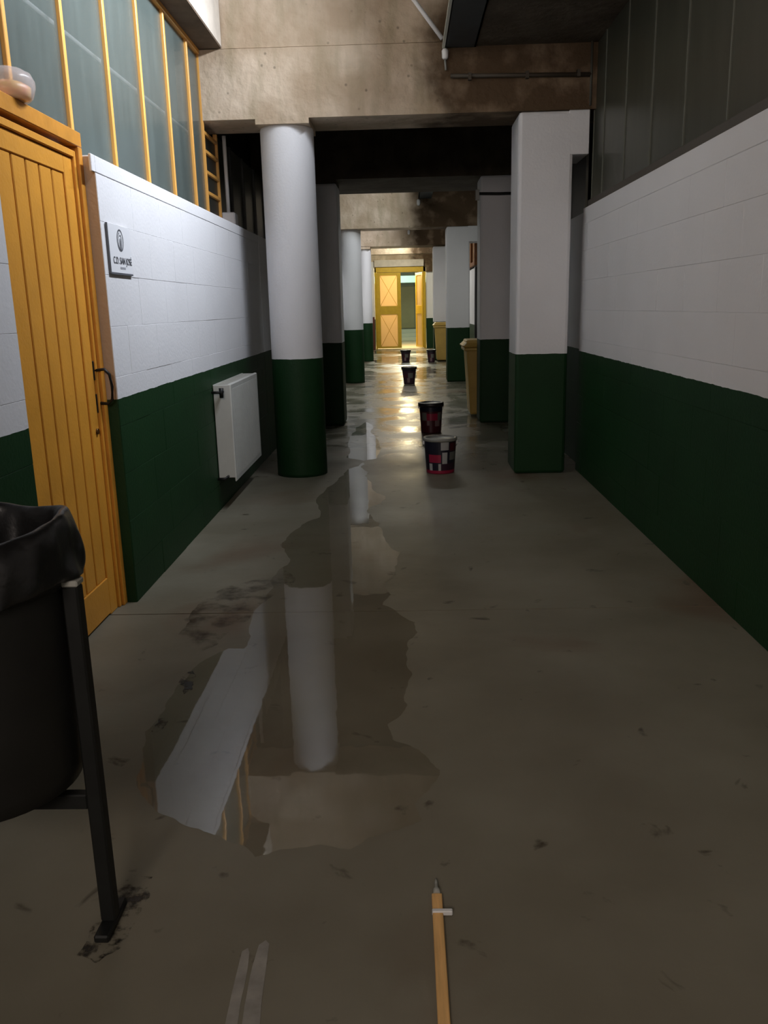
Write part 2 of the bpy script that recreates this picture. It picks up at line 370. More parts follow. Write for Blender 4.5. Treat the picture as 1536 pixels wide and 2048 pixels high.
for a, b in zip(yk[:-1], yk[1:]): bx('dark_pane', -1.616, -1.61, a+.02, b-.02, 2.157, 2.93, M_glassd, win)
tag(obj('conduit', tube(NB(), [(-1.665, 1.3, 2.815), (-1.665, 7.2, 2.815)], .012, 8), M_pipe), 'added pale tube behind the left glazing, standing in for a reflected streak', 'pipe')  # added tube imitates a reflection running across the panes

# ------------------------------------------------------------------ right glazing
wn = thing('window_2', 'dark dusty glazing strip above the right wall', 'window', (1.55, 5, 2.21), kind='structure')
yr = [1.74, 2.39, 3.04, 3.69, 4.34, 4.99, 5.64, 6.29, 6.94, 7.3]
M_seam = mat('dull_grey_glazing_seam', (.12, .125, .10), .5)
for y in yr: bx('seam_bar', 1.545, 1.56, y-.008, y+.008, 2.26, 3.42, M_seam, wn)
for a, b in zip(yr[:-1], yr[1:]): bx('glass_pane', 1.552, 1.56, a+.008, b-.008, 2.26, 3.42, M_glassd, wn)
bx('sill_rail', 1.52, 1.60, 1.7, 7.3, 2.21, 2.262, mat('brown_grey_sill', (.07, .06, .048), .6), wn, .004)
yr2 = [7.8, 8.45, 9.1, 9.75, 10.4]
for y in yr2: bx('seam_bar', 1.60, 1.62, y-.012, y+.012, 2.21, 2.93, M_seam, wn)
for a, b in zip(yr2[:-1], yr2[1:]): bx('glass_pane', 1.608, 1.616, a+.012, b-.012, 2.21, 2.93, M_glassk, wn)

# ------------------------------------------------------------------ beams
def beam(y0, y1, z, m, label, top=CEIL, extra=None, split=None):
    bm = NB()
    if split:
        box(bm, -1.9, 1.9, y0, y1, z, split); box(bm, -1.9, 1.9, y0+.012, y1, split+.006, top)
    else: box(bm, -1.9, 1.9, y0, y1, z, top)
    if extra: box(bm, *extra)
    return tag(obj('concrete_beam', bm, m, None, (0, y0, z)), label, 'beam')
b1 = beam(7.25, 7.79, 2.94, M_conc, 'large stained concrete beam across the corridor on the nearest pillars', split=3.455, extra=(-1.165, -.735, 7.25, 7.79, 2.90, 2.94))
beam(10.6, 11.95, 2.94, M_concd, 'broad unlit dark beam behind the nearest beam', extra=(-1.17, -.78, 10.6, 11.1, 2.90, 2.94))  # shade of this bay put into a darker copy of the concrete
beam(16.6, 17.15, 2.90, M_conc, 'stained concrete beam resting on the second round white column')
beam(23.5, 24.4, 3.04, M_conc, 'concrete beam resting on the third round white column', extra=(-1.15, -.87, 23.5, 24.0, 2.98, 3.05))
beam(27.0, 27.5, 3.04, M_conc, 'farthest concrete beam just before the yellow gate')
bm = NB(); box(bm, -1.9, XL, -5, 7.25, 3.472, CEIL, 0); box(bm, -1.9, XL-.003, -5, 7.25, 3.46, 3.472, 1)
tag(obj('edge_beam', bm, [M_beam_pale, mat('dark_brown_beam_underside', (.17, .125, .09), .8, .2, noise=.35, nscale=5)], None, (-1.65, 1, 3.46)), 'pale concrete edge beam running above the left glazing', 'beam')  # thin layer along the underside in a darker brown
bm = NB(); box(bm, .60, 1.9, -5, 7.25, 3.42, 3.60)
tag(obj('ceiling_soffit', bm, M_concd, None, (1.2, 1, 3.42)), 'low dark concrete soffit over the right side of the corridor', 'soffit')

# ------------------------------------------------------------------ columns
def round_col(cx, cy, r, z, label, n=48):
    bm = NB(); lathe(bm, [(r*1.0, 0), (r*1.0, .03), (r*1.0, .05), (r, 1.035), (r*.985, 2.2), (r*.985, z-.02), (r*.96, z)], cx, cy, n)
    return tag(obj('round_column', bm, M_colm, None, (cx, cy, 0)), label, 'column')
round_col(-.945, 7.49, .225, 2.90, 'nearest round column, white over dark green, thickest of the three')
round_col(-1.00, 16.9, .20, 2.90, 'second round column, bluish white over green, behind the square pillar')
round_col(-1.03, 23.75, .17, 2.98, 'farthest round column, bright white over green, near the gate')
def pillar(x0, x1, y0, y1, z, m, label, wing=None):
    bm = NB(); box(bm, x0, x1, y0, y1, 0, z, 0, .028, 2)
    if wing: box(bm, x1-.04, wing[0], y0+.0005, y1-.01, wing[1], z, 0, .004)
    return tag(obj('square_pillar', bm, m, None, ((x0+x1)/2, (y0+y1)/2, 0)), label, 'pillar')
pillar(-1.17, -.775, 10.6, 11.1, 2.90, M_colg, 'dark square pillar in shade just behind the nearest round column')
pillar(.945, 1.385, 7.26, 7.75, 2.94, M_colm, 'nearest right square pillar with a wider head, white over green', (1.508, 2.61))
pillar(.935, 1.42, 10.6, 11.05, 2.94, M_colm, 'second right square pillar in shade, yellow bin behind it')
pillar(.83, 1.27, 16.6, 17.1, 2.90, M_colm, 'third right square pillar, white over dark green', (1.49, 2.62))
pillar(.81, 1.30, 23.5, 24.0, 3.0, M_colm, 'fourth right square pillar standing behind the far yellow bin')

# ------------------------------------------------------------------ yellow plank door
d1 = thing('door_1', 'ochre yellow plank door with black pull handle in left wall', 'door', (-1.47, 3.6, 0), kind='structure')
Y0, Y1 = 3.075, 4.066
bm = NB()
for a, b in ((Y0, Y0+.052), (Y1-.045, Y1)): box(bm, -1.54, -1.452, a, b, 0, 2.185, 0, .003)
box(bm, -1.54, -1.452, Y0, Y1, 2.185, 2.25, 0, .003)
obj('door_frame', bm, M_yeld, d1)
bm = NB()
for a, b in ((Y0+.054, Y0+.075), (Y1-.072, Y1-.050)): box(bm, -1.54, -1.466, a, b, 0, 2.165, 0, .003)
box(bm, -1.54, -1.466, Y0+.075, Y1-.072, 2.135, 2.165, 0, .003)
obj('door_stop', bm, M_yel, d1)
lx0, lx1 = -1.53, -1.478
ya, yb = Y0+.08, Y1-.078
bx('stile', lx0, lx1, ya, ya+.10, .0, 2.132, M_yel, d1, .003); bx('stile', lx0, lx1, yb-.095, yb, .0, 2.132, M_yel, d1, .003)
bx('rail', lx0, lx1, ya+.10, yb-.095, 2.055, 2.132, M_yel, d1, .003); bx('rail', lx0, lx1, ya+.10, yb-.095, .01, .19, M_yel, d1, .003)
n = 5; w = (yb-.095-ya-.10)/n
for i in range(n):
    a = ya+.10+i*w; bx('plank', lx0+.006, lx1-.006, a+.006, a+w-.006, .19, 2.055, M_yel, d1, .004)
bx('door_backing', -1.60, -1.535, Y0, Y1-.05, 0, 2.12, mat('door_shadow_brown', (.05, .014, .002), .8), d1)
h = obj('pull_handle', tube(NB(), [(-1.476, 4.0, 1.19), (-1.43, 4.003, 1.195), (-1.408, 4.006, 1.17), (-1.402, 4.01, 1.11), (-1.408, 4.012, 1.05), (-1.43, 4.012, 1.03), (-1.476, 4.012, 1.035)], .0075, 10), M_iron, d1)
for z in (1.19, 1.035):
    bm = NB(); box(bm, -1.479, -1.473, 3.985, 4.02, z-.045, z+.045, 0, .002); obj('rose_plate', bm, M_iron, h)
bm = NB(); tube(bm, [(-1.480, 3.955, .905), (-1.470, 3.955, .905)], .014, 16); obj('keyhole_escutcheon', bm, M_brass, d1)
# wrapped thing on the door head
bg = thing('plastic_tub', 'cloudy clear plastic tub with pink orange contents on top of the door frame', 'tub', (-1.50, 3.46, 2.25))
bm = NB(); lathe(bm, [(.075, 0), (.092, .012), (.100, .05), (.100, .075), (.088, .098), (.060, .112), (.028, .118), (.010, .12)], 0, 0, 28)
for v in bm.verts: v.co.x += random.uniform(-.003, .003); v.co.y += random.uniform(-.003, .003)
t = obj('tub_shell', bm, M_clear, bg); t.location = (0, 0, 0)
bm = NB(); lathe(bm, [(.060, .002), (.082, .012), (.086, .05), (.062, .064), (.02, .068)], 0, 0, 20); t = obj('contents', bm, M_orange, bg); t.location = (0, 0, 0)

# ------------------------------------------------------------------ sign on the wall
sg = thing('wall_sign', 'small white club sign with oval flame emblem beside the door', 'sign', (XL+.003, 4.29, 1.64))
bx('sign_panel', XL+.002, XL+.008, 4.125, 4.455, 1.645, 1.868, M_sign, sg)
bx('edge_shadow_strip', XL+.002, XL+.011, 4.119, 4.127, 1.638, 1.870, M_ink, sg); bx('edge_shadow_strip', XL+.002, XL+.011, 4.127, 4.452, 1.636, 1.645, M_ink, sg)  # dark strips paint the shadow along the sign's left and bottom edges
def oval(bm, cy, cz, ry, rz, w, n=36, x=XL+.009, a0=0, a1=2*math.pi, dy=0):
    vs = []
    for k in range(n+1):
        a = a0+(a1-a0)*k/n
        vs.append((bm.verts.new((x, cy+ry*math.cos(a)+dy, cz+rz*math.sin(a))), bm.verts.new((x, cy+(ry-w)*math.cos(a)+dy, cz+(rz-w)*math.sin(a)))))
    for k in range(n):
        bm.faces.new((vs[k][0], vs[k+1][0], vs[k+1][1], vs[k][1]))
bm = NB(); oval(bm, 4.30, 1.80, .048, .053, .008)
oval(bm, 4.30, 1.797, .032, .043, .006, a0=R(100), a1=R(290)); oval(bm, 4.305, 1.792, .020, .036, .006, a0=R(-70), a1=R(130)); oval(bm, 4.30, 1.785, .010, .026, .0095)
obj('flame_emblem', bm, M_ink, sg)
def text(body, size, y, z, m, parent, name, sx=1.0):
    cu = bpy.data.curves.new(name, 'FONT'); cu.body = body; cu.size = size; cu.align_x = 'CENTER'; cu.extrude = .0006; cu.offset = .0
    tmp = bpy.data.objects.new('tmp_text', cu); COL.objects.link(tmp)
    dg = bpy.context.evaluated_depsgraph_get(); me = bpy.data.meshes.new_from_object(tmp.evaluated_get(dg))
    bpy.data.objects.remove(tmp)
    xs = [v.co.x for v in me.vertices]; sx = sx/(max(xs)-min(xs))
    me.transform(Matrix.Rotation(R(90), 4, 'Z') @ Matrix.Rotation(R(90), 4, 'X') @ Matrix.Scale(sx, 4, (1, 0, 0)))
    me.materials.clear(); me.materials.append(m)
    o = bpy.data.objects.new(name, me); COL.objects.link(o); o.parent = parent
    o.location = Vector((XL+.0095, y, z))-WL[parent.name]; return o
text('C.D. SAN JOSÉ', .046, 4.312, 1.688, M_ink, sg, 'lettering', .275)
bm = NB()
for k in range(6): box(bm, XL+.008, XL+.0095, 4.268+k*.014, 4.277+k*.014, 1.664, 1.674)
obj('faint_small_print', bm, M_inkl, sg)

# ------------------------------------------------------------------ radiator
rd = thing('radiator', 'white panel radiator hung on the green wall before the column', 'radiator', (-1.33, 6.67, .22))
ra, rb, rz0, rz1 = 6.10, 7.22, .215, .932
bm = NB(); box(bm, -1.278, -1.266, ra, rb, rz0, rz1, 0, .004)
n = 27; st = (rb-ra-.08)/n
for i in range(n):
    a = ra+.04+i*st; box(bm, -1.268, -1.2645, a+.006, a+st-.010, rz0+.035, rz1-.035, 0, .0012)
obj('front_panel', bm, M_rad, rd)
bx('back_panel', -1.395, -1.383, ra+.01, rb-.01, rz0+.01, rz1-.01, M_rad, rd, .004)
bm = NB()
for i in range(26):
    a = ra+.03+i*(rb-ra-.06)/26; box(bm, -1.382, -1.284, a, a+.012, rz1-.012, rz1-.004)
box(bm, -1.396, -1.384, ra, rb, rz1-.03, rz1); box(bm, -1.290, -1.270, ra, rb, rz1-.01, rz1+.002, 0, .003)
obj('top_grille', bm, M_rad, rd)
bx('side_cover', -1.394, -1.272, ra-.004, ra+.004, rz0+.03, rz1-.004, M_rad, rd, .002); bx('side_cover', -1.394, -1.272, rb-.004, rb+.004, rz0+.03, rz1-.004, M_rad, rd, .002)
obj('supply_pipe', tube(NB(), [(-1.325, ra-.002, rz1-.05), (-1.325, ra-.05, rz1-.05), (-1.34, ra-.065, rz1-.05), (-1.394, ra-.065, rz1-.05)], .010, 10), M_iron, rd)
v = obj('valve', tube(NB(), [(-1.325, ra-.055, rz1-.09), (-1.325, ra-.055, rz1-.02)], [.014, .017], 12), M_iron, rd)
obj('return_pipe', tube(NB(), [(-1.325, ra-.002, rz0+.04), (-1.325, ra-.045, rz0+.04), (-1.34, ra-.055, rz0+.03), (-1.394, ra-.055, rz0+.03)], .010, 10), M_iron, rd)

# ------------------------------------------------------------------ pipes, channel, boxes
ch = thing('cable_channel', 'dark steel lighting channel hung beside the right soffit', 'channel', (.47, 3, 3.41))
bm = NB(); box(bm, .355, .598, -5, 7.24, 3.41, 3.425); box(bm, .355, .365, -5, 7.24, 3.41, 3.50); box(bm, .585, .598, -5, 7.24, 3.41, 3.50)
obj('channel_body', bm, M_tray, ch)
bx('lit_edge_strip', .335, .356, -5, 7.24, 3.405, 3.425, M_traye, ch); tag(bpy.data.objects['lit_edge_strip'], 'pale strip painting the lit left edge of the channel')  # pale colour paints the light along the channel's left edge
tag(obj('diagonal_conduit', tube(NB(), [(.04, 7.19, 3.84), (.336, 7.19, 3.46)], .017, 12), M_pipe, None, (.2, 7.19, 3.46)), 'white conduit slanting down to the channel end on the near beam', 'pipe')
jb = thing('conduit_joint', 'small white conduit fitting on the near beam below the channel', 'fitting', (.36, 7.22, 3.35))
obj('fitting_body', tube(NB(), [(.358, 7.225, 3.40), (.358, 7.225, 3.385), (.358, 7.225, 3.335), (.358, 7.225, 3.325)], [.018, .027, .025, .016], 12), M_pipe, jb)
obj('drop_pipe', tube(NB(), [(.358, 7.238, 3.33), (.365, 7.238, 3.25)], .009, 8), M_pipeg, jb)
bm = NB(); tube(bm, [(.40, 7.226, 3.205), (1.50, 7.226, 3.185)], .016, 10)
for x in (.55, 1.0, 1.4): box(bm, x-.012, x+.012, 7.206, 7.25, 3.17, 3.222)
tag(obj('horizontal_pipe', bm, mat('brown_dusty_pipe', (.055, .042, .028), .6)), 'dusty horizontal pipe along the right half of the near beam', 'pipe')
tag(obj('corner_pipe', tube(NB(), [(1.50, 7.22, 3.42), (1.50, 7.22, 2.96)], .010, 10), mat('dark_dusty_conduit', (.07, .065, .05), .6)), 'thin upright pipe in the corner above the nearest right pillar', 'pipe')
wp = thing('wall_downpipe', 'white upright pipe rising from a white box on left wall top', 'pipe', (-1.55, 7.87, 2.157))
obj('pipe_tube', tube(NB(), [(-1.55, 7.88, 2.29), (-1.55, 7.88, 2.94)], .017, 12), M_pipe, wp)
bx('base_box', -1.60, -1.48, 7.80, 7.95, 2.157, 2.30, M_wall, wp, .01)
cb = thing('pillar_cable', 'dark cable clipped across the second right pillar', 'cable', (1.17, 10.585, 2.72))
obj('cable_run', tube(NB(), [(.90, 10.585, 2.735), (1.15, 10.583, 2.728), (1.45, 10.585, 2.73)], .017, 8), M_rub, cb)
bm = NB(); box(bm, .875, .92, 10.565, 10.6, 2.66, 2.78, 0, .004); obj('cable_clip', bm, M_pipeg, cb)
for i, (x, y, z, lb) in enumerate([(.31, 16.58, 3.33, 'small white fitting on the beam of the second round column'), (.17, 23.48, 3.37, 'tiny white fitting on the beam of the farthest round column')]):
    bm = NB(); tube(bm, [(x, y-.02, z+.06), (x, y-.02, z+.04), (x, y-.02, z-.02), (x, y-.02, z-.05)], [.02, .035, .035, .02], 10); tag(obj('conduit_joint', bm, M_pipe, None, (x, y-.02, z-.05)), lb, 'fitting')
    bm = NB(); box(bm, x+.0, x+.24, y-4.2, y-.01, z+.07, z+.10); box(bm, x, x+.012, y-4.2, y-.01, z+.07, z+.17)
    tag(obj('cable_channel', bm, M_tray, None, (x+.12, y-2, z+.07)), ['dark steel channel before the second round column, under the ceiling', 'dark steel channel before the farthest round column, under the ceiling'][i], 'channel')
# brown window above the far right wall
w3 = thing('window_3', 'brown timber framed window high on the far right wall', 'window', (1.49, 19.0, 2.25), kind='structure')
bm = NB(); box(bm, 1.46, 1.52, 17.9, 20.0, 2.25, 2.33, 0, .006); box(bm, 1.46, 1.52, 17.9, 20.0, 2.82, 2.90, 0, .006)
for y in (17.9, 18.9, 19.92): box(bm, 1.46, 1.52, y, y+.08, 2.33, 2.82, 0, .006)
obj('window_frame', bm, M_brown, w3)
for a, b in ((17.98, 18.9), (18.98, 19.92)): bx('glass_pane', 1.50, 1.507, a, b, 2.33, 2.82, mat('amber_dirty_glass', (.20, .08, .02), .3), w3)
tag(obj('wall_downpipe', tube(NB(), [(1.47, 17.6, 0), (1.47, 17.6, 2.2)], .03, 10), mat('dark_grey_pipe', (.05, .05, .05), .5)), 'dark downpipe on the far right wall below the brown window', 'pipe')

# ------------------------------------------------------------------ buckets
PAL = [('bucket_dark_navy', (.010, .010, .022)), ('bucket_magenta', (.30, .012, .045)), ('bucket_white_patch', (.40, .40, .39)), ('bucket_dark_red', (.06, .006, .010)), ('bucket_plum', (.035, .012, .025)), ('bucket_grey_green', (.14, .145, .13)), ('bucket_rose_grey', (.22, .15, .15))]
BM = [mat(n_, c_, .35, .5) for n_, c_ in PAL]
M_lidg = mat('grey_bucket_lid', (.30, .30, .27), .4, noise=.2, nscale=20)
M_lidd = mat('dark_bucket_lid', (.018, .014, .014), .4)
M_wire = mat('steel_wire', (.4, .4, .4), .35, .5, .9)
PA = [(0, .52, .60, 1, 0), (.12, .48, .36, .62, 1), (.13, .20, .10, .33, 2), (.42, .52, .09, .32, 2), (.52, .76, .76, 1, 2), (.78, 1, .70, .96, 3), (.53, .73, .32, .68, 2), (.78, .97, .44, .68, 5), (.52, 1, .10, .32, 4), (0, 1, 0, .10, 1)]
PB = [(0, 1, 0, 1, 3), (0, 1, .78, 1, 0), (.10, .28, .46, .76, 5), (.80, .96, .48, .76, 5), (.30, .78, .46, .72, 1), (.30, .40, .28, .46, 6), (.68, .88, .26, .46, 6), (.05, .95, 0, .2, 3)]
PC = [(0, 1, 0, 1, 4), (.08, .38, .42, .62, 3), (.42, .78, .40, .72, 5), (.34, .56, .12, .38, 6), (0, 1, .82, 1, 0)]
def bucket(x, y, rt, rb_, h, pat, lid, label, yaw=0, hf=1):
    t = thing('paint_bucket', label, 'bucket', (x, y, 0), 'paint buckets along the wet corridor')
    bm = NB(); nr, ns = 28, 72
    rings = []
    for i in range(nr+1):
        v = i/nr; r = rb_+(rt-rb_)*v; rings.append([bm.verts.new((r*math.cos(2*math.pi*k/ns), r*math.sin(2*math.pi*k/ns), .002+v*(h-.03))) for k in range(ns)])
    for i in range(nr):
        for k in range(ns):
            f = bm.faces.new((rings[i][k], rings[i][(k+1) % ns], rings[i+1][(k+1) % ns], rings[i+1][k])); f.smooth = True
            a = (2*math.pi*(k+.5)/ns+yaw) % (2*math.pi)
            u = (1-math.cos(a-math.pi))/2 if a > math.pi else (1-math.cos(math.pi-a))/2
            v = (i+.5)/nr; mi = 0
            for (u0, u1, v0, v1, c) in pat:
                if u0 <= u <= u1 and v0 <= v <= v1: mi = c
            f.material_index = mi
    bm.faces.new(rings[0][::-1])
    b = obj('bucket_body', bm, BM, t); b.location = (0, 0, 0)
    bm = NB()
    if lid == 'grey':
        lathe(bm, [(rt-.02, h-.026), (rt+.006, h-.026), (rt+.010, h-.012), (rt+.008, h), (rt-.012, h+.002), (rt-.018, h-.008), (.01, h-.008)], 0, 0, 48)
        l = obj('lid', bm, M_lidg, t); tag(l, 'grey flat lid')
    else:
        lathe(bm, [(rt-.02, h-.045), (rt+.008, h-.045), (rt+.014, h-.038), (rt+.014, h-.006), (rt+.006, h), (rt-.014, h+.001), (rt-.02, h-.008), (.01, h-.007)], 0, 0, 48)
        l = obj('lid', bm, M_lidd, t)
    l.location = (0, 0, 0)
    pts = [((rt+.012)*math.cos(a), (rt+.004)*math.sin(a)*.98, h-.05-.11*math.sin(a)) for a in [math.pi*k/14 for k in range(15)]]
    w_ = obj('wire_handle', tube(NB(), pts, .0022, 6), M_wire, t); w_.location = (0, 0, 0)
    for sg_ in (-1, 1):
        w_ = obj('handle_lug', box(NB(), sg_*(rt+.006)-.008, sg_*(rt+.006)+.008, -.016, .016, h-.062, h-.035, 0, .003), M_white, t); w_.location = (0, 0, 0)
bucket(.305, 7.43, .143, .125, .315, PA, 'grey', 'nearest paint bucket with magenta and white squares and a grey lid')
bucket(.300, 9.88, .137, .118, .355, PB, 'dark', 'second paint bucket, dark red with grey patches, just behind the nearest')
bucket(.083, 16.35, .138, .105, .33, PC, 'dark', 'third paint bucket, plum coloured, alone in the middle of the wet floor')
bucket(.033, 23.15, .132, .10, .315, PC, 'dark', 'far plum paint bucket standing left, in front of the open gate')
bucket(.715, 22.65, .115, .09, .335, PC, 'dark', 'far plum paint bucket standing right, beside the far yellow bin')

# ------------------------------------------------------------------ wheeled bins
def bin_(x0, x1, y0, y1, h, m, label, lidm):
    cx, cy = (x0+x1)/2, (y0+y1)/2; t = thing('wheeled_bin', label, 'bin', (cx, cy, 0), 'yellow wheeled bins behind the right pillars')
    wx, wy = (x1-x0)/2, (y1-y0)/2
    bm = NB(); box(bm, -wx, wx, -wy, wy, .03, h-.10, 0, .03, 2)
    for v in bm.verts:
        k = .80+.20*(v.co.z-.03)/(h-.13); v.co.x *= k; v.co.y *= k
    o = obj('bin_body', bm, m, t); o.location = (0, 0, 0)
    bm = NB(); box(bm, -wx-.03, wx+.02, -wy-.02, wy+.02, h-.14, h-.10, 0, .012, 2)
    o = obj('rim', bm, m, t); o.location = (0, 0, 0)
    bm = NB(); box(bm, -wx-.05, wx+.03, -wy-.025, wy+.025, h-.10, h, 0, .03, 3)
    for v in bm.verts:
        if v.co.z > h-.05: v.co.x *= .86; v.co.y *= .86
    o = obj('bin_lid', bm, lidm, t); o.location = (0, 0, 0)
    for s in (-1, 1):
        bm = NB(); tube(bm, [(wx*.62, s*wy*.80-.025, .10), (wx*.62, s*wy*.80+.025, .10)], .098, 20); o = obj('wheel', bm, M_rub, t); o.location = (0, 0, 0)
    bm = NB(); tube(bm, [(wx+.02, -wy*.7, h-.08), (wx+.07, -wy*.7, h-.06), (wx+.07, wy*.7, h-.06), (wx+.02, wy*.7, h-.08)], .014, 8); o = obj('bar_handle', bm, m, t); o.location = (0, 0, 0)
bin_(.81, 1.34, 11.15, 11.75, 1.01, M_binN, 'yellow wheeled bin in shade, half hidden behind the second right pillar', M_binN)
bin_(.82, 1.36, 22.85, 23.40, 1.03, M_binY, 'bright yellow wheeled bin between third right pillar and the gate', M_binY)

# ------------------------------------------------------------------ end wall and gate
bm = NB(); box(bm, -1.9, -1.02, 30.5, 30.7, 0, 3.0); box(bm, .80, 1.9, 30.5, 30.7, 0, 2.62)
tag(obj('wall_end', bm, M_wall), 'end wall around the yellow gate, white above green', 'wall', kind='structure')
bm = NB(); box(bm, -1.9, 1.9, 30.5, 30.7, 3.0, CEIL); box(bm, .80, 1.9, 30.45, 30.7, 2.62, 3.0); box(bm, -1.02, .80, 30.5, 30.7, 2.8, 3.0)
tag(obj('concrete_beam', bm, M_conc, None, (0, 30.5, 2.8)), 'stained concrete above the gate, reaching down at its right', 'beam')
lt = bx('lintel_board', -1.0, .72, 30.42, 30.5, 2.82, 3.05, M_beam_pale); tag(lt, 'pale lintel board above the yellow gate', 'lintel')
g = thing('door_2', 'tall yellow steel double gate with backlit panels, right leaf open', 'gate', (-.1, 30.5, 0), kind='structure')
bm = NB(); box(bm, -1.0, -.95, 30.43, 30.53, 0, 2.80, 0, .005); box(bm, .70, .78, 30.43, 30.53, 0, 2.80, 0, .005); box(bm, -1.0, .78, 30.43, 30.53, 2.63, 2.80, 0, .005)
obj('gate_frame', bm, M_gate, g)
def leaf(name, w_, m):
    """a leaf in its own frame: hinge at x=0, runs along +x"""
    H = 2.62; st_, d = .13, .045; e = bpy.data.objects.new(name, None); COL.objects.link(e); e.parent = g; WL[e.name] = Vector((0, 0, 0)); e.empty_display_size = .1
    P_ = []
    bm = NB(); box(bm, 0, st_, -d/2, d/2, .03, H, 0, .004); box(bm, w_-st_, w_, -d/2, d/2, .03, H, 0, .004)
    for a, b in ((.03, .09), (1.20, 1.49), (2.53, H)): box(bm, st_-.01, w_-st_+.01, -d/2, d/2, a, b, 0, .003)
    P_.append(('leaf_frame', bm, m))
    for a, b in ((.09, 1.20), (1.49, 2.53)):
        P_.append(('translucent_panel', box(NB(), st_, w_-st_, -.004, .004, a, b), M_panel))
        bm = NB(); tube(bm, [(st_, -.012, a), (w_-st_, -.012, b)], .006, 6); P_.append(('cross_brace', bm, M_gate))
        bm = NB(); tube(bm, [(st_, -.012, b), (w_-st_, -.012, a)], .006, 6); P_.append(('cross_brace', bm, M_gate))
    for n_, bm_, mm in P_:
        o = obj(n_, bm_, mm); o.parent = e; o.location = (0, 0, 0)
    return e
lf = leaf('left_leaf', .86, M_gate); lf.location = Vector((-.95, 30.47, 0))-WL['door_2']
lo = leaf('open_leaf', .86, M_gateb); lo.location = Vector((.69, 30.52, 0))-WL['door_2']; lo.rotation_euler = (0, 0, R(106))
lf.name = 'gate_leaf'; lo.name = 'gate_leaf'
tag(lo, 'right gate leaf swung open, brightly lit')
tag(bx('leaning_board', -1.16, -1.02, 29.95, 30.1, .0, 1.13, M_red), 'dark red brown board standing left of the gate', 'board')
# room beyond the gate
tag(obj('floor_beyond', box(NB(), -1.9, 1.9, 30.6, 39.5, -.2, 0), M_roomf), 'pale lit floor beyond the gate', 'floor', kind='structure')
bm = NB(); box(bm, -1.95, -1.8, 30.7, 39.5, 0, 3.4); box(bm, 1.8, 1.95, 30.7, 39.5, 0, 3.4); box(bm, -1.95, 1.95, 39.5, 39.6, 0, 3.4)
tag(obj('wall_beyond', bm, M_roomg), 'grey green walls of the room beyond the gate', 'wall', kind='structure')
tag(obj('ceiling_beyond', box(NB(), -1.95, 1.95, 30.7, 39.6, 3.4, 3.5), M_concd), 'dark ceiling of the room beyond the gate', 'ceiling', kind='structure')
tag(bx('lintel_beam', -1.8, 1.8, 36.6, 36.9, 2.44, 2.72, M_cyan), 'pale blue green beam in the room beyond the gate', 'beam')
st = thing('back_steps', 'pale steps seen through the open gate', 'steps', (.2, 38, 0))
for k in range(3): bx('step', -1.7, 1.7, 37.4+k*.35, 37.75+k*.35 if k < 2 else 39.4, 0, .16*(k+1), M_step, st, .01)
d3 = thing('door_3', 'yellow green door at the back of the room beyond the gate', 'door', (.1, 39.45, .48), kind='structure')
bx('door_leaf', -.35, .50, 39.42, 39.48, .49, 2.35, M_roomy, d3, .01)
bm = NB(); box(bm, -.42, -.35, 39.40, 39.5, .49, 2.42); box(bm, .50, .57, 39.40, 39.5, .49, 2.42); box(bm, -.42, .57, 39.40, 39.5, 2.35, 2.42); obj('door_frame', bm, M_roomg, d3)

# ------------------------------------------------------------------ litter bin in the foreground
tx, ty = -.985, 1.74
tb = thing('litter_bin', 'black litter bin on a steel stand, lined with a black bag', 'bin', (tx, ty, 0))
bm = NB(); lathe(bm, [(.05, .375), (.17, .38), (.205, .40), (.214, .44), (.217, .62), (.222, .90), (.224, .985), (.216, .985), (.212, .60), (.19, .42), (.02, .40)], tx, ty, 48)
obj('drum', bm, M_can, tb)
bm = NB(); lathe(bm, [(.222, .872), (.230, .872), (.230, .900), (.222, .900), (.222, .872)], tx, ty, 48, close=False); obj('ring_band', bm, M_leg, tb)
for s, nm in ((1, 0), (-1, 1)):
    x = tx+s*.243
    bm = NB(); box(bm, x-.018, x+.018, ty-.018, ty+.018, .018, .872, 0, .004)
    l = obj('leg', bm, M_leg, tb)
    box_ = box(NB(), x-.020, x+.020, ty-.020, ty+.020, .872, .886, 0, .003); c = obj('end_cap', box_, M_capw, tb)
    bm = NB(); box(bm, x-.018, x+.018, ty-.07, ty+.07, .0, .020, 0, .004); obj('foot_bar', bm, M_leg, tb)
bx('cross_bar', tx-.225, tx+.225, ty-.014, ty+.014, .322, .360, M_leg, tb, .003)
# bag: folded over the rim, crumpled
bm = NB(); prof = [(.10, .70), (.185, .80), (.202, .93), (.208, 1.005), (.222, 1.022), (.238, 1.010), (.246, .97), (.250, .93), (.254, .895), (.250, .888)]
rings = lathe(bm, prof, tx, ty, 96, close=False)
for j, rg in enumerate(rings):
    for k, v in enumerate(rg):
        a = 2*math.pi*k/96
        amp = [.03, .022, .010, .006, .006, .008, .010, .012, .014, .014][j]
        d = amp*(math.sin(7*a+j*.8)+.6*math.sin(13*a-j*1.3)+.5*math.sin(23*a+j))
        dirv = Vector((math.cos(a), math.sin(a), 0)); v.co += dirv*max(d*.6, -.004 if 3 < j else -1) + Vector((0, 0, .35*amp*math.sin(5*a+j) + (.012*math.sin(3*a+1) if j in (3, 4, 5) else 0)))
bag = obj('bin_bag', bm, M_bag, tb)
sm = bag.modifiers.new('s', 'SUBSURF'); sm.levels = 1; sm.render_levels = 2
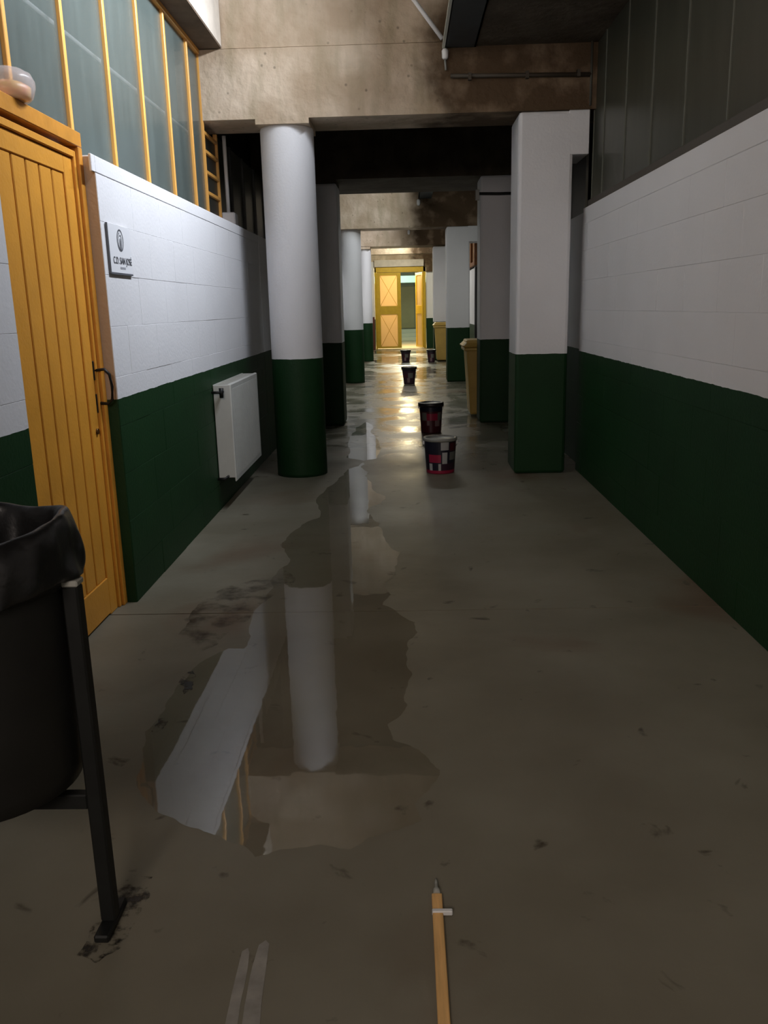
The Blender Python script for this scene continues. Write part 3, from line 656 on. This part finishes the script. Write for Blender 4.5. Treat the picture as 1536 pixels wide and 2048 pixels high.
# ------------------------------------------------------------------ batten on the floor
bt = thing('wooden_batten', 'orange brown wooden batten lying on the floor toward the viewer', 'batten', (.058, 1.3, 0))
bm = NB(); box(bm, -.013, .013, -.62, .527, .001, .013, 0, .002)
o = obj('batten_strip', bm, M_wood, bt); o.location = (0, 0, 0)
bm = NB(); tube(bm, [(0, .527, .008), (0, .545, .008), (0, .55, .008), (0, .575, .007), (0, .59, .006)], [.009, .009, .005, .005, .0015], 10); o = obj('pale_tip', bm, M_capw, bt); o.location = (0, 0, 0)
bm = NB(); box(bm, -.014, .036, .455, .467, .004, .017, 0, .002); o = obj('white_clip', bm, M_white, bt); o.location = (0, 0, 0)

def ground_patch(name, pts, z, m, label, cat, jit=.0, sub=3, sm=True):
    P_ = [Vector((*p, 0)) for p in pts]
    for _ in range(sub):
        Q = []
        for i, p in enumerate(P_):
            q = P_[(i+1) % len(P_)]; d = (q-p); n_ = Vector((-d.y, d.x, 0)); Q += [p, (p+q)/2+n_*random.uniform(-jit, jit)]
        P_ = Q
    bm = NB(); vs = [bm.verts.new((p.x, p.y, z)) for p in P_]
    es = [bm.edges.new((vs[i], vs[(i+1) % len(vs)])) for i in range(len(vs))]
    bmesh.ops.triangle_fill(bm, edges=es, use_beauty=True)
    for f in bm.faces:
        if f.normal.z < 0: f.normal_flip()
    me = bpy.data.meshes.new(name); c = sum(P_, Vector())/len(P_); bmesh.ops.translate(bm, verts=bm.verts, vec=-c); bm.to_mesh(me); bm.free(); me.materials.append(m)
    o = bpy.data.objects.new(name, me); COL.objects.link(o); o.location = c
    return tag(o, label, cat)
ground_patch('pale_streak', [(-.397, 1.38), (-.370, 1.38), (-.380, 1.60), (-.384, 1.640), (-.390, 1.655), (-.402, 1.645), (-.402, 1.60)], .0012, M_streak, 'narrow pale streak on the floor, left of the pair', 'streak', .01, 3)
ground_patch('pale_streak', [(-.362, 1.38), (-.322, 1.38), (-.338, 1.60), (-.342, 1.668), (-.352, 1.680), (-.366, 1.665), (-.370, 1.60)], .0012, M_streak, 'wider pale streak on the floor, right of the pair', 'streak', .01, 3)

def stain_mat(name, col, lo, hi, sc):
    m = mat(name, col, .45, .4); nt = m.node_tree; N = nt.nodes; L = nt.links; g = N.new('ShaderNodeNewGeometry')
    n = N.new('ShaderNodeTexNoise'); n.inputs['Scale'].default_value = sc; n.inputs['Detail'].default_value = 7; n.inputs['Roughness'].default_value = .65; L.new(g.outputs['Position'], n.inputs['Vector'])
    k = N.new('ShaderNodeMapRange'); k.inputs[1].default_value = lo; k.inputs[2].default_value = hi; L.new(n.outputs['Fac'], k.inputs[0])
    t = N.new('ShaderNodeBsdfTransparent'); x = N.new('ShaderNodeMixShader'); L.new(k.outputs[0], x.inputs[0]); L.new(t.outputs[0], x.inputs[1]); L.new(N['Principled BSDF'].outputs[0], x.inputs[2]); L.new(x.outputs[0], N['Material Output'].inputs[0]); return m
M_dirt = stain_mat('wet_brown_dirt', (.060, .040, .022), .46, .80, 7)
M_dirt2 = stain_mat('black_wet_grime', (.014, .011, .008), .47, .60, 14)
ground_patch('dirt_patch', [(-1.058, 3.78), (-1.06, 4.161), (-0.98, 4.30), (-0.83, 4.42), (-0.70, 4.56), (-0.62, 4.40), (-0.70, 4.147), (-0.77, 3.962), (-0.81, 3.692), (-0.86, 3.483), (-0.93, 3.38), (-1.04, 3.5)], .0008, M_dirt, 'brown wet dirt patch at the left edge of the long puddle', 'dirt', .08)
ground_patch('dirt_patch', [(-0.95, 3.17), (-0.9, 3.21), (-0.87, 3.12), (-.86, 3.03), (-0.884, 2.99), (-.90, 3.06), (-.93, 3.09)], .0022, M_dirt2, 'small dark curl of dirt beside the puddle, farther of two', 'dirt', .12)
ground_patch('dirt_patch', [(-0.925, 2.79), (-0.895, 2.80), (-0.885, 2.74), (-0.905, 2.66), (-.925, 2.70)], .0022, M_dirt2, 'small dark dirt spot beside the puddle, nearer of two', 'dirt', .12)
ground_patch('grime_patch', [(-0.79, 1.63), (-0.785, 1.733), (-0.78, 1.80), (-0.775, 1.86), (-0.744, 1.92), (-0.690, 1.91), (-0.675, 1.83), (-0.685, 1.75), (-0.69, 1.66), (-0.733, 1.61)], .0008, M_dirt2, 'black wet grime on the floor around the litter bin foot', 'grime', .12)

# ------------------------------------------------------------------ puddles
MAIN = [(-0.281, 6.703), (-0.173, 6.47), (-0.293, 6.008), (-0.247, 5.778), (-0.168, 5.429), (-0.048, 4.892), (-0.075, 4.498), (-0.127, 4.324), (-0.091, 4.12), (-0.132, 3.971), (0.028, 3.725), (0.038, 3.6), (-0.016, 3.346), (0.01, 3.144), (-0.011, 2.881), (-0.084, 2.728), (-0.064, 2.621), (0.045, 2.519), (0.091, 2.425), (0.055, 2.311), (0.008, 2.231), (0.029, 2.155), (-0.036, 2.108), (-0.121, 2.074), (-0.174, 2.019), (-0.259, 2.042), (-0.368, 2.021), (-0.431, 1.989), (-0.483, 2.044), (-0.548, 2.086), (-0.645, 2.127), (-0.775, 2.215), (-0.88, 2.38), (-0.92, 2.567), (-0.93, 2.82), (-0.93, 3.029), (-0.90, 3.25), (-0.80, 3.44), (-0.73, 3.434), (-0.755, 3.722), (-0.746, 4.109), (-0.758, 4.441), (-0.705, 4.672), (-0.811, 5.102), (-0.735, 5.531), (-0.625, 5.804), (-0.697, 6.549), (-0.60, 7.1), (-0.55, 7.6), (-0.42, 7.95), (-0.36, 7.5), (-0.33, 7.1)]
ground_patch('puddle', MAIN, .0015, M_water, 'long still puddle reflecting the white wall and nearest round column', 'puddle', .09)
ground_patch('puddle', [(-.60, 8.25), (-.42, 8.05), (-.30, 8.15), (-.27, 8.6), (-.32, 9.4), (-.40, 10.4), (-.52, 10.9), (-.62, 10.4), (-.64, 9.2)], .0015, M_water, 'narrow shiny puddle left of the second paint bucket', 'puddle', .06)
ground_patch('puddle', [(.22, 20.6), (.62, 20.9), (.72, 19.2), (.60, 17.7), (.34, 17.2), (.18, 18.2), (.26, 19.4)], .0015, M_ripple, 'small puddle right of the middle plum bucket, reflecting yellow', 'puddle', .10)
ground_patch('puddle', [(-.85, 25.51), (-0.137, 25.917), (0.70, 24.507), (0.60, 23.3), (.40, 22.9), (-0.122, 22.632), (-.80, 23.0)], .0015, M_ripple, 'puddle around the far buckets reflecting the yellow leaf', 'puddle', .10)
ground_patch('puddle', [(-1.0, 29.28), (0.75, 28.457), (0.70, 27.225), (-0.957, 27.467)], .0015, M_ripple, 'farthest puddle lying right before the gate', 'puddle', .10)
